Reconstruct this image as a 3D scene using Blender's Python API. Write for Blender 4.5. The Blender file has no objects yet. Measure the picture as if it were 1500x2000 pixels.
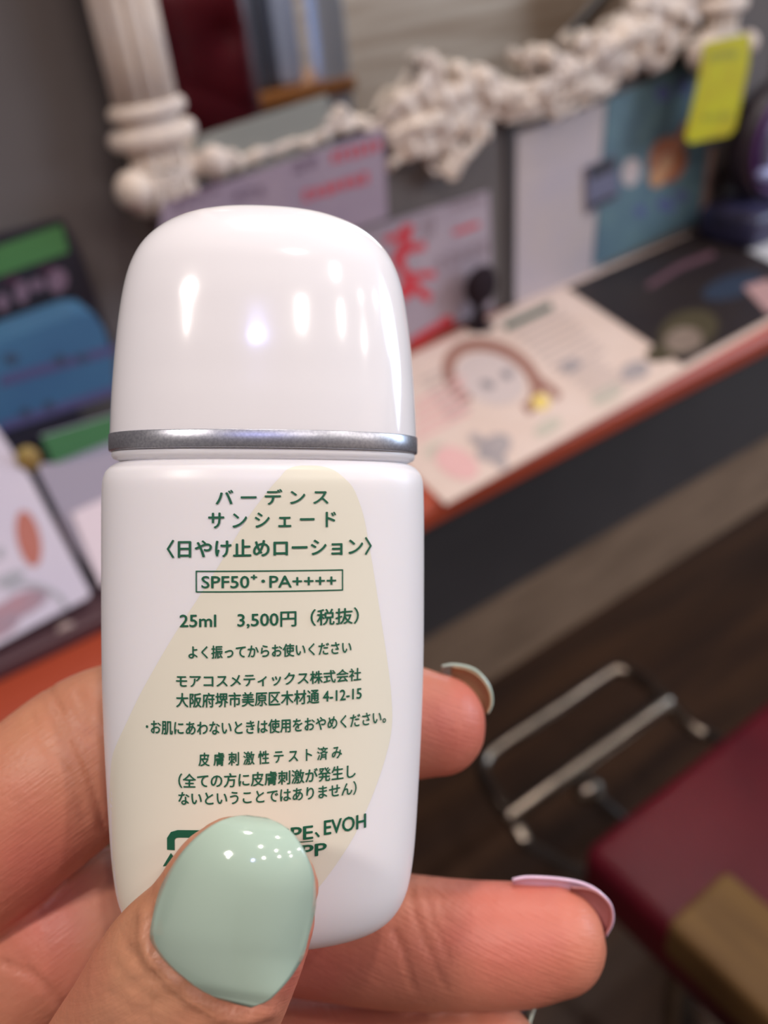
import bpy, bmesh, math, random
import numpy as np
from mathutils import Vector, Matrix
random.seed(3)
SC = bpy.context.scene
COL = SC.collection
# ------------------------------------------------------------------ camera
F = 1670.0                                   # focal length in pixels of the 1500x2000 frame
CAMZ = 1.22
R = np.array([[0.80946979, -0.40043658, 0.42942893],
              [-0.58052353, -0.43614462, 0.68758294],
              [-0.08804024, -0.80587122, -0.58550875]])      # world <- (right, down, forward)
U_, S_, V_ = np.linalg.svd(R); R = U_ @ V_
cd = bpy.data.cameras.new('camera'); cam = bpy.data.objects.new('camera', cd); COL.objects.link(cam)
cd.sensor_fit = 'VERTICAL'; cd.sensor_height = 4.8; cd.sensor_width = 3.6
cd.lens = F / 2000 * 4.8
cd.clip_start = 0.005; cd.clip_end = 60
cd.dof.use_dof = True; cd.dof.focus_distance = 0.0925; cd.dof.aperture_fstop = 2.2
MC = Matrix(((R[0][0], -R[0][1], -R[0][2], 0), (R[1][0], -R[1][1], -R[1][2], 0),
             (R[2][0], -R[2][1], -R[2][2], CAMZ), (0, 0, 0, 1)))
cam.matrix_world = MC
SC.camera = cam
# ------------------------------------------------------------------ world, light, exposure
SC.view_settings.view_transform = 'Standard'; SC.view_settings.look = 'None'
SC.view_settings.gamma = 1; SC.view_settings.use_curve_mapping = False
SC.view_settings.exposure = 0.1
w = bpy.data.worlds.new('room_air'); SC.world = w; w.use_nodes = True
w.node_tree.nodes['Background'].inputs[0].default_value = (0.97, 0.95, 1.0, 1)
w.node_tree.nodes['Background'].inputs[1].default_value = 0.38

def light(kind, name, loc, power, color, size=0.1, target=None, sizey=None):
    ld = bpy.data.lights.new(name, kind); ld.energy = power; ld.color = color
    if kind == 'AREA':
        ld.size = size; ld.shape = 'DISK'
        if sizey: ld.shape = 'RECTANGLE'; ld.size_y = sizey
    else: ld.shadow_soft_size = size
    o = bpy.data.objects.new(name, ld); COL.objects.link(o); o.location = loc
    t = Vector(target if target else (loc[0], loc[1], 0)) - Vector(loc)
    o.rotation_euler = t.to_track_quat('-Z', 'Y').to_euler()
    return o
WARM = (1.0, 0.90, 0.83)
light('AREA', 'window_light', (4.0, -1.5, 1.75), 72, (0.62, 0.79, 1.0), 1.3, (0.0, 0.1, 1.15), 1.7)
# ceiling downlights, the last ones unseen fill added to brighten the wood wall: x, y, watts, disc size
for x, y, p, sz in ((-0.73, -0.08, 9, .17), (-0.89, -0.18, 1.5, .06), (-0.82, -0.02, 1.5, .06), (0.62, 0.78, 7, .17), (0.34, -0.27, 4, .06), (0.74, -1.29, 3.5, .07), (1.47, -1.29, 3.5, .08),
                    (0.09, -0.95, 3, .05), (0.74, -0.76, 4, .06), (1.35, 0.25, 6, .09), (2.6, -1.5, 12, .1), (4.2, -1.5, 12, .1), (1.6, -1.8, 8, .1)):
    light('AREA', 'downlight_and_fill', (x, y, 2.57), p, WARM, sz)
light('AREA', 'blue_glint_light', (-0.29, -0.79, 2.5), 2.0, (0.42, 0.45, 1.0), 0.09)  # unseen blue lamp added for the violet glint on the cap

# ------------------------------------------------------------------ helpers
def ray(px, py): return R @ np.array([px - 750, py - 1000, F])
def PZ(px, py, z):
    d = ray(px, py); q = d * ((z - CAMZ) / d[2]); return Vector((q[0], q[1], z))
def PY(px, py, y):
    d = ray(px, py); q = d * (y / d[1]); return Vector((q[0], y, CAMZ + q[2]))
def PD(px, py, d):                            # a point d metres in front of the lens, held-object frame
    return Vector(((px - 750) * d / F, -(py - 1000) * d / F, -d))

def sr(c): return tuple(((v / 255) / 12.92 if v / 255 <= .04045 else ((v / 255 + .055) / 1.055) ** 2.4) for v in c)
MATS = {}
def mat(name, rgb, rough=0.5, metal=0.0, spec=0.5, noise=None, bump=None, coat=0, sss=None, aniso=None, tr=0):
    """rgb in sRGB 0-255; noise=(scale, rgb2, detail) mixes a second colour; bump=(scale, strength, distance)"""
    if name in MATS: return MATS[name]
    m = bpy.data.materials.new(name); m.use_nodes = True; MATS[name] = m
    nt = m.node_tree; b = nt.nodes['Principled BSDF']
    b.inputs['Base Color'].default_value = (*sr(rgb), 1)
    b.inputs['Roughness'].default_value = rough; b.inputs['Metallic'].default_value = metal
    b.inputs['Specular IOR Level'].default_value = spec
    b.inputs['Coat Weight'].default_value = coat; b.inputs['Coat Roughness'].default_value = 0.06
    if tr: b.inputs['Transmission Weight'].default_value = tr
    tc = nt.nodes.new('ShaderNodeTexCoord')
    def mapped(stretch):
        mp = nt.nodes.new('ShaderNodeMapping'); mp.inputs['Scale'].default_value = stretch
        nt.links.new(tc.outputs['Object'], mp.inputs['Vector']); return mp.outputs[0]
    if noise:
        n = nt.nodes.new('ShaderNodeTexNoise'); n.inputs['Scale'].default_value = noise[0]
        n.inputs['Detail'].default_value = noise[2] if len(noise) > 2 else 3
        nt.links.new(mapped(noise[3] if len(noise) > 3 else (1, 1, 1)), n.inputs['Vector'])
        r = nt.nodes.new('ShaderNodeMapRange'); r.inputs[1].default_value = .35; r.inputs[2].default_value = .65
        mx = nt.nodes.new('ShaderNodeMix'); mx.data_type = 'RGBA'
        mx.inputs[6].default_value = (*sr(rgb), 1); mx.inputs[7].default_value = (*sr(noise[1]), 1)
        nt.links.new(n.outputs[0], r.inputs[0]); nt.links.new(r.outputs[0], mx.inputs[0])
        nt.links.new(mx.outputs[2], b.inputs['Base Color'])
    if bump:
        n = nt.nodes.new('ShaderNodeTexNoise'); n.inputs['Scale'].default_value = bump[0]; n.inputs['Detail'].default_value = 4
        nt.links.new(mapped(bump[3] if len(bump) > 3 else (1, 1, 1)), n.inputs['Vector'])
        bp = nt.nodes.new('ShaderNodeBump'); bp.inputs['Strength'].default_value = bump[1]; bp.inputs['Distance'].default_value = bump[2]
        nt.links.new(n.outputs[0], bp.inputs['Height']); nt.links.new(bp.outputs[0], b.inputs['Normal'])
    if sss:
        b.inputs['Subsurface Weight'].default_value = sss[0]; b.inputs['Subsurface Radius'].default_value = sss[1]
        b.inputs['Subsurface Scale'].default_value = sss[2]
    return m

def obj(name, me, m=None, parent=None, smooth=True, kind=None, label=None):
    if isinstance(me, bmesh.types.BMesh):
        bm = me; me = bpy.data.meshes.new(name)
        bmesh.ops.recalc_face_normals(bm, faces=bm.faces); bm.to_mesh(me); bm.free()
    if smooth:
        for p in me.polygons: p.use_smooth = True
    o = bpy.data.objects.new(name, me); COL.objects.link(o)
    if m: me.materials.append(m)
    if parent: o.parent = parent
    if kind: o['kind'] = kind
    if label: o['label'] = label
    return o
def empty(name, loc=(0, 0, 0)):
    o = bpy.data.objects.new(name, None); COL.objects.link(o); o.empty_display_size = .02; return o
def tag(o, label, cat, group=None):
    o['label'] = label; o['category'] = cat
    if group: o['group'] = group
    return o
def box(bm, a, b, bevel=0, seg=2):
    x0, y0, z0 = a; x1, y1, z1 = b
    t = bmesh.new()
    v = [t.verts.new(p) for p in ((x0, y0, z0), (x1, y0, z0), (x1, y1, z0), (x0, y1, z0), (x0, y0, z1), (x1, y0, z1), (x1, y1, z1), (x0, y1, z1))]
    for f in ((0, 3, 2, 1), (4, 5, 6, 7), (0, 1, 5, 4), (1, 2, 6, 5), (2, 3, 7, 6), (3, 0, 4, 7)): t.faces.new([v[i] for i in f])
    if bevel: bmesh.ops.bevel(t, geom=t.edges[:], offset=bevel, segments=seg, profile=.5, affect='EDGES')
    me = bpy.data.meshes.new('t'); t.to_mesh(me); t.free(); bm.from_mesh(me); bpy.data.meshes.remove(me); return bm
def prism(bm, pts, ext):
    a = [bm.verts.new(p) for p in pts]; b = [bm.verts.new(Vector(p) + Vector(ext)) for p in pts]
    bm.faces.new(a); bm.faces.new(b[::-1])
    for i in range(len(pts)):
        j = (i + 1) % len(pts); bm.faces.new((a[j], a[i], b[i], b[j]))
    return bm
def crom(pts, n):
    """Catmull-Rom through rows of any width"""
    P = [np.array(p, float) for p in pts]; P = [2 * P[0] - P[1]] + P + [2 * P[-1] - P[-2]]; out = []
    for i in range(1, len(P) - 2):
        for k in range(n):
            t = k / n; a, b, c, d = P[i - 1:i + 3]
            out.append(.5 * ((2 * b) + (c - a) * t + (2 * a - 5 * b + 4 * c - d) * t * t + (3 * b - a - 3 * c + d) * t ** 3))
    out.append(P[-2]); return out
def tube(bm, pts, n=12, closed=False, sub=5, caps=True, up=Vector((0, 0, 1))):
    """rows (x, y, z, r) or (x, y, z, rw, rd); smooth path, rounded ends"""
    rows = crom(pts, sub) if sub > 1 else [np.array(p, float) for p in pts]
    C = [Vector(r[:3]) for r in rows]; RW = [max(r[3], 1e-5) for r in rows]; RD = [max(r[4] if len(r) > 4 else r[3], 1e-5) for r in rows]
    T = []
    for i in range(len(C)):
        T.append((C[min(i + 1, len(C) - 1)] - C[max(i - 1, 0)]).normalized())
    if caps:
        e = []
        for s in (.97, .88, .72, .5, .25): e.append((math.sqrt(1 - s * s), s))
        h = min(RW[-1], RD[-1]); b0 = C[-1]; w0, d0 = RW[-1], RD[-1]; t0 = T[-1]
        for q, s in reversed(e): C.append(b0 + t0 * h * s); RW.append(w0 * q); RD.append(d0 * q); T.append(t0)
        h = min(RW[0], RD[0]); b0 = C[0]; w0, d0 = RW[0], RD[0]; t0 = T[0]
        for q, s in reversed(e): C.insert(0, b0 - t0 * h * s); RW.insert(0, w0 * q); RD.insert(0, d0 * q); T.insert(0, t0)
    rings = []
    for c, rw, rd, t in zip(C, RW, RD, T):
        N = up - t * up.dot(t)
        if N.length < 1e-3: N = Vector((1, 0, 0)) - t * t.x
        N.normalize(); S = t.cross(N)
        rings.append([bm.verts.new(c + S * rw * math.cos(2 * math.pi * k / n) + N * rd * math.sin(2 * math.pi * k / n)) for k in range(n)])
    for i in range(len(rings) - 1):
        for k in range(n): bm.faces.new((rings[i][k], rings[i][(k + 1) % n], rings[i + 1][(k + 1) % n], rings[i + 1][k]))
    bm.faces.new(rings[0][::-1]); bm.faces.new(rings[-1])
    return bm
def lathe(bm, prof, c, n=32, axis='z', sy=1):
    rings = []
    for r, h in prof:
        rg = []
        for k in range(n):
            a = 2 * math.pi * k / n
            p = (c[0] + r * math.cos(a), c[1] + r * math.sin(a) * sy, c[2] + h) if axis == 'z' else (c[0] + r * math.cos(a), c[1] - h, c[2] + r * math.sin(a))
            rg.append(bm.verts.new(p))
        rings.append(rg)
    for i in range(len(rings) - 1):
        for k in range(n): bm.faces.new((rings[i][k], rings[i][(k + 1) % n], rings[i + 1][(k + 1) % n], rings[i + 1][k]))
    bm.faces.new(rings[0]); bm.faces.new(rings[-1][::-1]); return bm
def poly_y(pxs, y): return [PY(a, b, y) for a, b in pxs]
def ell(cx, cy, rx, ry, rot=0, n=28):
    c, s = math.cos(rot), math.sin(rot)
    return [(cx + rx * math.cos(t) * c - ry * math.sin(t) * s, cy + rx * math.cos(t) * s + ry * math.sin(t) * c) for t in [2 * math.pi * k / n for k in range(n)]]
def stroke(pts, wd):
    """outline of a thick drawn stroke in picture units"""
    P = [Vector(p) for p in pts]; L = []; Q = []
    for i, p in enumerate(P):
        t = (P[min(i + 1, len(P) - 1)] - P[max(i - 1, 0)]).normalized(); n = Vector((-t.y, t.x)) * wd / 2
        L.append(tuple(p + n)); Q.append(tuple(p - n))
    return L + Q[::-1]
def arc(cx, cy, rx, ry, a0, a1, wd, rot=0, n=24):
    c, s = math.cos(rot), math.sin(rot); out = []
    for k in range(n + 1):
        t = math.radians(a0 + (a1 - a0) * k / n); x, y = rx * math.cos(t), ry * math.sin(t); out.append((cx + x * c - y * s, cy + x * s + y * c))
    return stroke(out, wd)
def prints(parent, name, polys, m, on, off=(0, -1, 0), lift=.0006):
    """flat printing on a sheet: outlines laid on its surface (on = picture point -> sheet point)"""
    bm = bmesh.new(); off = Vector(off)
    for i_, pl in enumerate(polys):
        pts = [on(a, b) + off * (lift + i_ * 1.2e-5) for a, b in pl]
        vs = [bm.verts.new(p) for p in pts]
        es = [bm.edges.new((vs[i], vs[(i + 1) % len(vs)])) for i in range(len(vs))]
        bmesh.ops.triangle_fill(bm, edges=es, use_beauty=True, use_dissolve=False)
    return obj(name, bm, m, parent, smooth=False, kind='stuff' if len(polys) > 1 else None)
def sheet_y(name, px, y, t, m, label, cat, group=None):
    bm = prism(bmesh.new(), poly_y(px, y), (0, t, 0)); o = obj(name, bm, m, smooth=False); return tag(o, label, cat, group)

# ------------------------------------------------------------------ the setting
WY = .875            # the mirror wall
TOPZ = .72           # counter top
def slab(name, a, b, m):
    o = obj(name, box(bmesh.new(), a, b), m, smooth=False, kind='structure'); return o
slab('floor', (-2.2, -2.3, -.08), (5.6, WY, 0), mat('floor_wood', (72, 48, 32), .45, spec=.3, noise=(2.2, (50, 33, 24), 5, (1, 9, 1)), bump=(40, .2, .002, (1, 8, 1))))
slab('wall_back', (-2.2, WY, -.08), (5.6, WY + .12, 2.7), mat('wall_grey', (98, 91, 90), .75, noise=(3, (92, 84, 82), 3)))
slab('wall_left', (-2.3, -2.3, -.08), (-2.2, WY + .12, 2.7), mat('wall_pale', (190, 180, 168), .8))
slab('wall_right', (5.6, -2.3, -.08), (5.7, WY + .12, 2.7), mat('wall_pale', (190, 180, 168), .8))
slab('wall_front', (-2.2, -2.4, -.08), (5.6, -2.3, 2.7), mat('wall_wood', (186, 166, 148), .55, noise=(2.0, (150, 126, 106), 6, (.5, 1, 9))))
slab('ceiling', (-2.3, -2.4, 2.62), (5.7, WY + .12, 2.7), mat('ceiling_white', (225, 220, 212), .9))
slab('baseboard_back', (-2.2, WY - .02, 0), (5.6, WY, .185), mat('base_brown', (146, 120, 98), .5, noise=(6, (128, 104, 84), 3, (1, 1, 4))))

# counter: red-brown board with rounded nosing, on two wall brackets
ct = empty('counter')
CX0, CX1 = -1.6, 2.6
m_red = mat('counter_red', (166, 72, 48), .38, noise=(5, (152, 62, 42), 4, (.4, 6, 1)), spec=.25)
bm = bmesh.new()
nose = [(CX0, .566, TOPZ - .002)]
prof = [(WY - .001, TOPZ), (.580, TOPZ), (.572, TOPZ - .002), (.566, TOPZ - .009), (.566, TOPZ - .026), (.571, TOPZ - .033), (.58, TOPZ - .035), (WY - .001, TOPZ - .035)]
prism(bm, [Vector((CX0, a, b)) for a, b in prof], (CX1 - CX0, 0, 0))
obj('counter_top', bm, m_red, ct, smooth=False)
for bx in (-.9, 1.9):
    b = bmesh.new(); prism(b, [Vector((bx, WY - .009, TOPZ - .035)), Vector((bx, .63, TOPZ - .035)), Vector((bx, .63, TOPZ - .06)), Vector((bx, WY - .009, TOPZ - .28))], (.04, 0, 0))
    obj('bracket', b, mat('bracket_dark', (50, 44, 42), .6), ct, smooth=False)
tag(ct, 'red-brown wall counter with a rounded front edge running under the mirror', 'counter')

# dark panel between the counter and the skirting board
slab('trim_1', (-2.2, WY - .008, .185), (5.6, WY, TOPZ - .285), mat('panel_dark', (66, 60, 60), .6, noise=(3, (58, 52, 52), 3)))

# ------------------------------------------------------------------ the ornate mirror
mr = empty('wall_mirror')
m_white = mat('plaster_white', (224, 207, 192), .55, noise=(30, (204, 190, 182), 3), bump=(140, .35, .002))
MY = WY - .012
bm = box(bmesh.new(), (.30, MY - .004, 1.0), (1.20, WY, 2.0)); obj('backing_board', bm, mat('backing', (70, 62, 58), .7), mr, smooth=False)
mg = bpy.data.materials.new('mirror_silver'); mg.use_nodes = True; p = mg.node_tree.nodes['Principled BSDF']
p.inputs['Base Color'].default_value = (.86, .87, .86, 1); p.inputs['Metallic'].default_value = 1; p.inputs['Roughness'].default_value = 0.02
bm = box(bmesh.new(), (.335, MY - .0065, 1.02), (1.165, MY - .004, 1.97)); obj('mirror_glass', bm, mg, mr, smooth=False)
def fluted(xc, z0, z1, r0, r1, yc, n=96):
    bm = bmesh.new(); rings = []
    for i in range(13):
        t = i / 12; z = z0 + (z1 - z0) * t; r = r0 + (r1 - r0) * t
        rg = []
        for k in range(n):
            a = 2 * math.pi * k / n; rr = r * (1 - .20 * max(0, math.cos(a * 12 + math.pi)) ** .8)
            rg.append(bm.verts.new((xc + rr * math.cos(a), yc + .6 * rr * math.sin(a), z)))
        rings.append(rg)
    for i in range(12):
        for k in range(n): bm.faces.new((rings[i][k], rings[i][(k + 1) % n], rings[i + 1][(k + 1) % n], rings[i + 1][k]))
    bm.faces.new(rings[0]); bm.faces.new(rings[-1]); return bm
YC = WY - .030
def torus(bm, c, Rr, r, sy=.6, n=40, k=12):
    rg = []
    for i in range(n):
        a = 2 * math.pi * i / n
        rg.append([bm.verts.new((c[0] + (Rr + r * math.cos(b)) * math.cos(a), c[1] + sy * (Rr + r * math.cos(b)) * math.sin(a), c[2] + r * math.sin(b))) for b in [2 * math.pi * j / k for j in range(k)]])
    for i in range(n):
        for j in range(k): bm.faces.new((rg[i][j], rg[(i + 1) % n][j], rg[(i + 1) % n][(j + 1) % k], rg[i][(j + 1) % k]))
def ball(bm, c, r, sc=(1, 1, 1), seg=14):
    mtx = Matrix.Translation(c) @ Matrix.Diagonal((*sc, 1)); bmesh.ops.create_uvsphere(bm, u_segments=seg, v_segments=seg // 2 + 2, radius=r, matrix=mtx)
for xc, lab in ((PY(268, 130, YC).x, 0), (1.165, 1)):
    zr1 = PY(295, 212, YC).z; zr2 = PY(305, 262, YC).z
    obj('column_shaft', fluted(xc, zr1, 1.95, .0315, .030, YC), m_white, mr)
    bm = bmesh.new(); torus(bm, (xc, YC, zr1), .031, .0075); lathe(bm, [(.031, zr2 - zr1), (.029, (zr2 - zr1) * .6), (.030, 0)], (xc, YC, zr1), sy=.6); torus(bm, (xc, YC, zr2), .035, .0095)
    obj('column_ring', bm, m_white, mr)
    # acanthus foot with two scroll knobs
    bm = bmesh.new()
    z0 = zr2 - .008
    for k in range(7):
        a = math.pi * (1 + k / 6); dx, dy = math.cos(a), .6 * math.sin(a)
        tube(bm, [(xc + dx * .024, YC + dy * .024, z0 + .002, .0055), (xc + dx * .022, YC + dy * .022, z0 - .03, .0075), (xc + dx * .032, YC + dy * .032, z0 - .055, .006)], n=8, sub=3)
    if lab == 0:
        kl = PY(262, 372, YC - .015); kr = PY(418, 318, YC - .012)
    else:
        kl = Vector((xc - .055, YC - .012, z0 - .045)); kr = Vector((xc + .05, YC - .012, z0 - .045))
    ball(bm, kl, .0185); ball(bm, kr, .0165)
    tube(bm, [(kl.x, YC, kl.z + .005, .010), (xc, YC, z0 - .03, .018), (kr.x, YC, kr.z, .010)], n=10, sub=5)
    tube(bm, [(kl.x + .01, YC, kl.z - .015, .008), (xc + .01, YC, z0 - .07, .012), (xc + .045, YC + .01, z0 - .062, .007)], n=10, sub=5)
    obj('column_foot', bm, m_white, mr)
# the carved bottom rail: scrolls, shell and leaves
def orn(bm, pts, y0=WY - .022, mm=1 / 2050.):
    rows = []
    for a in pts:
        q = PY(a[0], a[1], y0 - (a[3] if len(a) > 3 else 0)); rows.append((q.x, q.y, q.z, a[2] * mm, a[2] * mm * .8))
    tube(bm, rows, n=9, sub=4, up=Vector((0, -1, 0)))
bm = bmesh.new()
for s in ([(430, 322, 12), (520, 300, 13), (620, 268, 13), (700, 240, 14), (770, 260, 20), (830, 262, 26)],
          [(640, 240, 10), (668, 222, 13), (700, 238, 10)], [(455, 330, 12), (470, 312, 10), (440, 300, 8)],
          [(738, 232, 12, .004), (775, 205, 17, .008), (815, 180, 15, .01), (835, 140, 13, .01)],
          [(820, 118, 9, .006), (842, 118, 18, .008), (856, 160, 20, .012), (870, 215, 18, .014)],
          [(893, 132, 16, .008), (908, 155, 22, .01), (890, 195, 20, .014), (862, 232, 16, .012)],
          [(765, 268, 20, .01), (805, 250, 22, .014), (850, 232, 20, .014), (880, 205, 14, .01)],
          [(758, 322, 13, .004), (800, 302, 12, .008), (850, 292, 14, .008), (880, 262, 12, .006)],
          [(770, 290, 10, .004), (810, 283, 9, .006), (842, 270, 9, .008)],
          [(865, 330, 17, 0), (882, 338, 18, .002), (905, 312, 18, .004), (925, 280, 16, .002), (945, 245, 14, 0)],
          [(850, 340, 10), (835, 318, 9), (850, 300, 9)], [(950, 262, 16), (935, 230, 14), (955, 205, 14)],
          [(930, 138, 12), (955, 145, 17, .004), (985, 165, 15, .006), (1015, 178, 12, .004)],
          [(925, 165, 16, .006), (965, 180, 18, .008), (1020, 185, 18, .008), (1075, 160, 19, .01), (1130, 135, 20, .012), (1180, 100, 22, .012), (1235, 62, 24, .01), (1280, 55, 22, .006)],
          [(1015, 110, 8), (1035, 118, 14, .004), (1030, 140, 12, .004)], [(1060, 120, 10), (1088, 112, 14, .004), (1110, 120, 10, .004)],
          [(1125, 85, 9), (1140, 92, 12, .004), (1170, 75, 12, .006), (1200, 52, 13, .006), (1225, 35, 13, .004)],
          [(1140, 110, 9), (1190, 70, 9), (1235, 38, 8)],
          [(960, 222, 14), (1010, 218, 14), (1060, 205, 16, .002), (1110, 190, 16, .002), (1160, 168, 17, .002), (1210, 140, 17), (1250, 112, 18)],
          [(985, 240, 9), (1040, 228, 8), (1100, 212, 9)], [(1155, 185, 14), (1180, 180, 13), (1200, 165, 11)],
          [(1075, 235, 7), (1120, 210, 10), (1150, 200, 9)],
          [(1275, 135, 13), (1298, 122, 14), (1320, 95, 12), (1340, 60, 12)],
          [(1240, 10, 22), (1290, 8, 22), (1330, 20, 22, .006), (1352, 35, 24, .008)], [(1255, -30, 18), (1310, -25, 22), (1350, -5, 18)],
          [(1270, 30, 14), (1300, 60, 14), (1290, 90, 16)], [(1342, 95, 11, .004), (1352, 98, 12, .004), (1358, 108, 10, .004)]):
    orn(bm, s)
for s in ([(745, 262, 22), (800, 255, 46), (860, 232, 72), (925, 212, 50), (1000, 190, 42), (1100, 160, 48), (1200, 112, 50), (1290, 55, 52)], [(870, 250, 40), (875, 300, 36), (880, 325, 22)], [(845, 140, 30), (860, 200, 50)], [(905, 150, 30), (890, 210, 40)], [(1200, 130, 40), (1270, 100, 36), (1320, 60, 30)], [(1260, 0, 40), (1340, 20, 34)]):
    orn(bm, s, WY - .010)
rnd = random.Random(7)
for i in range(85):                                  # small beads and leaf tips along the carving
    t = rnd.random(); px = 760 + 560 * t; py = 250 - 185 * t + rnd.uniform(-48, 48) * (1.15 - .25 * t)
    q = PY(px, py, WY - .026 - rnd.random() * .008); ball(bm, q, rnd.uniform(.0055, .011), (rnd.uniform(.6, 1.5), .8, rnd.uniform(.6, 1.5)), 8)
bmesh.ops.recalc_face_normals(bm, faces=bm.faces)
def fused(bm, vox, name, par, m, amp=0, sc=60, it=2):
    me = bpy.data.meshes.new(name); bm.to_mesh(me); bm.free(); o = bpy.data.objects.new(name, me); COL.objects.link(o)
    r = o.modifiers.new('r', 'REMESH'); r.mode = 'VOXEL'; r.voxel_size = vox; q = o.modifiers.new('s', 'SMOOTH'); q.factor = .5; q.iterations = it
    d = bpy.context.evaluated_depsgraph_get(); me2 = bpy.data.meshes.new_from_object(o.evaluated_get(d)); o.modifiers.clear(); o.data = me2; me2.name = name
    if amp:
        from mathutils import noise as mn
        nrm = [v.normal.copy() for v in me2.vertices]
        for v, n_ in zip(me2.vertices, nrm): v.co += n_ * amp * (mn.noise(Vector((v.co.x * sc, v.co.y * sc * .5, v.co.z * sc))) + .5 * mn.noise(v.co * sc * 2.2))
    for p in me2.polygons: p.use_smooth = True
    me2.materials.clear(); me2.materials.append(m); o.parent = par; return o
fused(bm, .0022, 'carved_rail', mr, m_white, .0052, 65)
bm = bmesh.new()
tube(bm, [(.32, YC, 1.99, .02), (.5, YC, 2.03, .022), (.75, YC, 2.07, .03), (1.0, YC, 2.03, .022), (1.17, YC, 1.99, .02)], n=12)
obj('top_rail', bm, m_white, mr)
tag(mr, 'wall mirror in an ornate white frame with fluted columns and a carved scroll rail', 'mirror')

# ------------------------------------------------------------------ cards and posters round the mirror
m_lil = mat('paper_lilac', (154, 137, 152), .6, noise=(20, (146, 130, 148), 2))
m_pinkred = mat('ink_red', (196, 62, 78), .6); m_ink = mat('ink_dark', (112, 92, 112), .6)
yl = WY - .058
lil = sheet_y('price_card', [(318, 398), (750, 250), (757, 425), (560, 492), (300, 560)], yl, .0015, m_lil,
              'lilac hand-written card with red strokes hung in front of the mirror frame', 'card')
on = lambda a, b: PY(a, b, yl)
rs = []
def scribble(x0, y0, x1, y1, h, n, seed, wd=5):
    r = random.Random(seed); out = []
    for i in range(n):
        t = (i + .5) / n; cx = x0 + (x1 - x0) * t; cy = y0 + (y1 - y0) * t; dx = (x1 - x0) / n * .38
        out.append(stroke([(cx - dx, cy - h * r.uniform(.1, .4)), (cx + dx, cy - h * r.uniform(.2, .5))], wd))
        out.append(stroke([(cx + dx * r.uniform(-.5, .5), cy - h * .5), (cx + dx * r.uniform(-.8, .8), cy + h * .5)], wd))
        out.append(stroke([(cx - dx, cy + h * r.uniform(.1, .4)), (cx + dx, cy + h * r.uniform(0, .4))], wd))
    return out
prints(lil, 'lettering', scribble(645, 310, 745, 282, 22, 6, 1, 5) + scribble(590, 385, 720, 345, 20, 7, 2, 6), m_pinkred, on)
prints(lil, 'lettering', scribble(335, 405, 430, 360, 24, 4, 3, 6) + scribble(455, 385, 520, 370, 20, 3, 4, 4) + scribble(570, 330, 620, 312, 24, 2, 5, 6), m_ink, on)
bm = bmesh.new()                                     # two wire hooks that carry the card on the frame
for hx in (.36, .58):
    zt = lil.data.vertices[0].co.z
tube(bm, [(.40, yl + .002, .985, .0012), (.40, WY - .04, .99, .0012), (.40, WY - .03, .985, .0012)], n=6, sub=2)
obj('hook', bm, mat('wire', (120, 120, 124), .3, 1), lil)
sheet_y('card_reflection', [(382, 270), (640, 186), (654, 300), (385, 360)], WY - .0212, .0016, mat('reflection_greygreen', (140, 140, 134), .55),
        'grey-green sheet on the mirror glass, added as the reflection of the lilac card', 'card')  # added sheet coloured as the reflected back of the lilac card
m_sh = mat('paper_mauve', (166, 152, 162), .6, noise=(12, (154, 140, 152), 2))
s2 = sheet_y('notice_sheet', [(700, 452), (955, 373), (962, 600), (800, 672), (700, 715)], WY - .003, .003, m_sh,
             'mauve-white notice with large red brush strokes on the wall above the counter', 'notice')
on = lambda a, b: PY(a, b, WY - .003)
prints(s2, 'lettering', [stroke([(752, 470), (790, 455), (805, 440)], 14), stroke([(795, 440), (790, 480), (772, 520)], 22), stroke([(770, 495), (830, 478)], 16),
                         stroke([(775, 500), (795, 545), (840, 585)], 18), stroke([(790, 540), (850, 535)], 14), stroke([(780, 560), (800, 580)], 26),
                         stroke([(800, 672), (850, 640), (885, 625)], 16), stroke([(868, 618), (875, 640)], 18), stroke([(885, 455), (935, 437)], 9)],
       mat('ink_strong_red', (196, 50, 62), .6), on)
prints(s2, 'lettering', scribble(825, 450, 850, 440, 40, 2, 8, 5) + scribble(850, 520, 955, 480, 30, 5, 9, 6) + scribble(880, 405, 945, 388, 12, 4, 12, 4), mat('ink_grey', (140, 122, 130), .6), on)
# small round-headed black stand on the counter
st = empty('round_stand'); c0 = PZ(925, 640, TOPZ); c0.y = WY - .026
c1 = PY(940, 558, c0.y)
obj('stand_head', lathe(bmesh.new(), [(.003, -.007), (.024, -.006), (.028, 0), (.024, .006), (.003, .007)], (c1.x, c0.y, c1.z), 28, 'y'), mat('black_plastic', (36, 25, 31), .8, spec=.15), st)
bm = bmesh.new(); tube(bm, [(c1.x - .004, c0.y, TOPZ + .004, .009), (c1.x - .006, c0.y, (TOPZ + c1.z) / 2, .008), (c1.x, c0.y, c1.z - .015, .010)], n=12)
lathe(bm, [(.019, 0), (.019, .003), (.010, .006)], (c1.x - .004, c0.y, TOPZ + .0002), 24)
obj('stand_foot', bm, MATS['black_plastic'], st)
tag(st, 'small black stand with a round head in front of the red-stroked notice', 'stand')
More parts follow.
